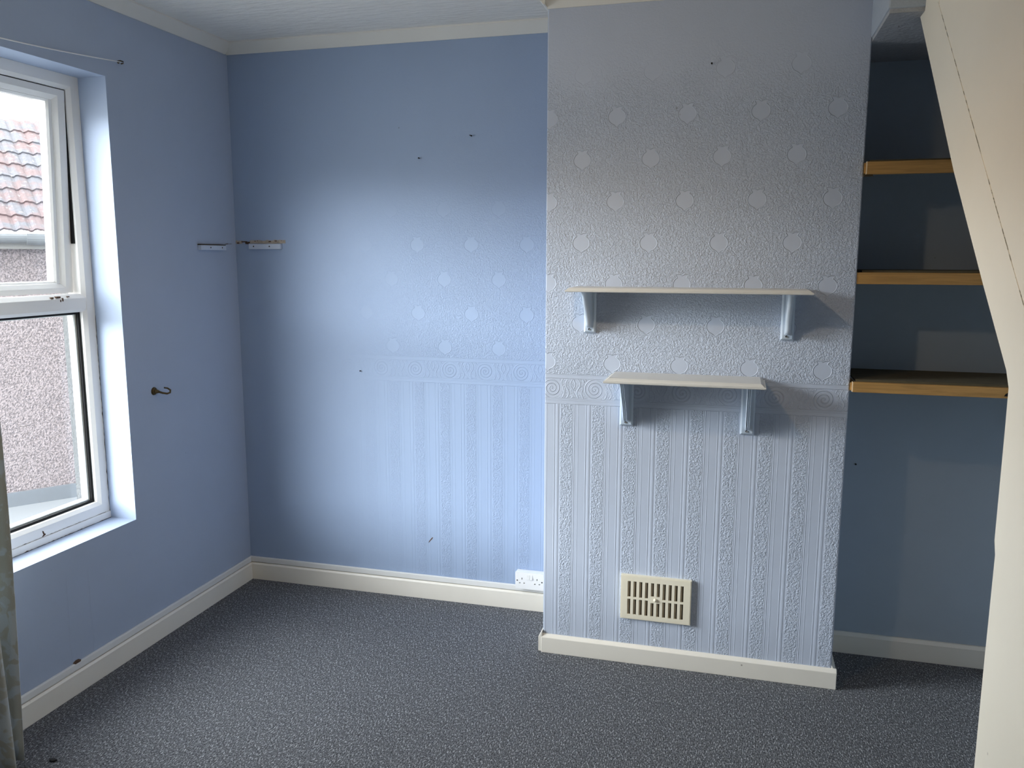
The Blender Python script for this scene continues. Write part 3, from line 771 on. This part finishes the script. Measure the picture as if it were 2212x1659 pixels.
bm = NB(); prism(bm, [(2.352, 0.1157), (2.376, 0.1157), (2.380, 0.1215), (2.366, 0.1225), (2.356, 0.119)], lambda a, b, t: (t, a, b), XL + 0.0002, XL + 0.0135)
tag(link('trim_chip', bm, M['rust']), 'brown chipped patch on the strip above the skirting under the window', 'chip')

# ------------------------------------------------------------------ outside: neighbour's house and the flat roof between
E_ = Vector((0.5946, 0.8040, 0)); N_ = Vector((0.8040, -0.5946, 0)); P0 = Vector((-5.81, 5.5, 0))
def at(s, off, z): q = P0 + E_ * s + N_ * off; return (q.x, q.y, z)
S0, S1 = -3.2, 4.2
hs = thing('neighbouring_house', 'pink pebble-dashed neighbouring house with a tiled roof seen through the window', 'house', at(0.5, -1.5, -2.6))
def obox(bm, s0, s1, o0, o1, z0, z1):
    vs = [bm.verts.new(at(s, o, z)) for z in (z0, z1) for (s, o) in ((s0, o0), (s1, o0), (s1, o1), (s0, o1))]
    for f in ((0,1,2,3),(4,7,6,5),(0,4,5,1),(1,5,6,2),(2,6,7,3),(3,7,4,0)): bm.faces.new([vs[i] for i in f])
bm = NB(); obox(bm, S0, S1, -3.0, 0, -2.6, 1.70); link('wall', bm, M['pebble'], hs)
bm = NB(); obox(bm, S0, S1, -0.02, 0.10, 1.668, 1.79); link('fascia', bm, M['fascia'], hs)
bm = NB()
gp = [(0.105 + 0.055 + 0.055 * math.cos(a), 1.770 + 0.058 * math.sin(a)) for a in [PI + PI * i / 10 for i in range(11)]]
gp = gp + [(0.21, 1.786), (0.108, 1.786)]
prism(bm, gp, lambda a, b, t: at(t, a, b), S0, S1); gt = link('gutter', bm, M['gutter'], hs)
for s in (0.20, 1.9, -1.6):
    bm = NB(); prism(bm, [(0.100 + 0.060 + 0.066 * math.cos(a), 1.770 + 0.070 * math.sin(a)) for a in [PI + PI * i / 10 for i in range(11)]] + [(0.226, 1.79), (0.094, 1.79)], lambda a, b, t: at(t, a, b), s - 0.04, s + 0.16)
    link('gutter_joint', bm, M['gutter'], hs)
# pantiled roof: scalloped courses
bm = NB()
sl_ = math.tan(math.radians(33)); course = 0.185; NR = 9; step = 0.017
ns = int((S1 - S0) / step)
for r in range(NR):
    d0 = -0.15 + r * course; d1 = d0 + course + 0.03
    lo, hi = [], []
    for i in range(ns + 1):
        s = S0 + i * step
        w = 0.008 * math.sin(s * 2 * PI / 0.115) + 0.004 * math.sin(s * 4 * PI / 0.115 + .6)
        lo.append((s, -d0, 1.80 + (d0 + .15) * sl_ + 0.027 + w)); hi.append((s, -d1, 1.80 + (d1 + .15) * sl_ + 0.010 + w))
    A = [bm.verts.new(at(*q)) for q in lo]; B = [bm.verts.new(at(*q)) for q in hi]; Cc = [bm.verts.new(at(q[0], q[1] - 0.004, q[2] - 0.014)) for q in lo]
    for i in range(ns):
        bm.faces.new((A[i], A[i+1], B[i+1], B[i])); bm.faces.new((Cc[i], Cc[i+1], A[i+1], A[i]))
link('roof', bm, M['tile'], hs)
bm = NB(); obox(bm, S0, S1, -2.8, 0.05, 1.71, 1.785); link('roof_base', bm, M['void'], hs)
bm = NB(); obox(bm, S0, S1, 0, 0.03, -0.49, -0.366); link('flashing', bm, M['flash'], hs)
bm = NB()
q = [at(S0, 0.03, 0), at(S1, 0.03, 0), (XL - WT - 0.002, 9.0, 0), (XL - WT - 0.002, -2.0, 0), (-6.5, -2.0, 0)]
prism(bm, [(a[0], a[1]) for a in q], lambda a, b, t: (a, b, t), -0.60, -0.485)
tag(link('flat_roof', bm, M['felt']), 'pale felted flat roof between the window and the neighbouring house', 'roof')

# ------------------------------------------------------------------ light
SKY, GLOW = 41.0, 24.0
w = bpy.data.worlds.new('sky'); SC.world = w; w.use_nodes = True
nt = w.node_tree; g = G(nt); bgd = nt.nodes['Background']
tc = nt.nodes.new('ShaderNodeTexCoord'); zz = g.xyz(tc.outputs['Generated'])[2]
# overcast sky, brightest low down on the side the window looks towards
gx, gy, gz = g.xyz(tc.outputs['Generated'])
GD = Vector((-0.95, -0.22, 0.24)).normalized()
dot = g.add(g.mul(gx, GD.x), g.add(g.mul(gy, GD.y), g.mul(gz, GD.z)))
glow = g.step(0.45, 1.0, dot)
nt.links.new(g.mixc(g.step(0.08, 0.16, zz), (0.13, 0.13, 0.13), (0.90, 0.92, 0.97)), bgd.inputs[0])
nt.links.new(g.mul(g.add(SKY, g.mul(glow, GLOW)), g.sub(1.0, g.mul(g.step(0.22, 0.50, zz), 0.70))), bgd.inputs[1])

def lamp(name, kind, loc, energy, col, **k):
    d = bpy.data.lights.new(name, kind); d.energy = energy; d.color = col
    for a, v in k.items(): setattr(d, a, v)
    o = bpy.data.objects.new(name, d); COL.objects.link(o); o.location = loc; return o
# pendant bulb just above the frame: a shade sends most of its light downwards, some glows through
lamp('ceiling_bulb', 'SPOT', (-0.62, 1.96, 2.21), 10.5, (1.0, 0.72, 0.42), shadow_soft_size=0.022, spot_size=math.radians(176), spot_blend=0.45)
lamp('shade_glow', 'POINT', (-0.62, 1.96, 2.211), 3.6, (1.0, 0.72, 0.44), shadow_soft_size=0.05)
p = lamp('window_portal', 'AREA', (XL - WT - 0.06, (WY0 + WY1) / 2, (WZ0 + WZ1) / 2), 1.0, (1, 1, 1), shape='RECTANGLE', size=WZ1 - WZ0, size_y=WY1 - WY0)
p.rotation_euler = (0, -PI / 2, 0)
p.data.cycles.is_portal = True

# ------------------------------------------------------------------ camera
cd = bpy.data.cameras.new('camera'); cam = bpy.data.objects.new('camera', cd); COL.objects.link(cam); SC.camera = cam
cd.sensor_width = 36.0; cd.lens = 36.0 * 1788.28 / 2212; cd.clip_start = 0.02
Rv = Vector((0.9649212, 0.2625339, 0.0017302)); Uv = Vector((-0.0415809, 0.1463133, 0.9883640)); Fv = Vector((-0.2592259, 0.9537654, -0.1520972))
cam.matrix_world = Matrix(((Rv.x, Uv.x, -Fv.x, 0), (Rv.y, Uv.y, -Fv.y, 0), (Rv.z, Uv.z, -Fv.z, CAMZ), (0, 0, 0, 1)))

vs = SC.view_settings
SC.display_settings.display_device = 'sRGB'
vs.view_transform = 'Standard'; vs.look = 'None'; vs.gamma = 1.0; vs.use_curve_mapping = False
vs.exposure = 0.0
SC.cycles.use_denoising = True
SC.cycles.use_adaptive_sampling = True; SC.cycles.adaptive_threshold = 0.025; SC.cycles.adaptive_min_samples = 16
SC.cycles.caustics_reflective = False; SC.cycles.caustics_refractive = False
SC.cycles.max_bounces = 7; SC.cycles.diffuse_bounces = 5; SC.cycles.glossy_bounces = 3; SC.cycles.transparent_max_bounces = 16
SC.cycles.sample_clamp_indirect = 6.0
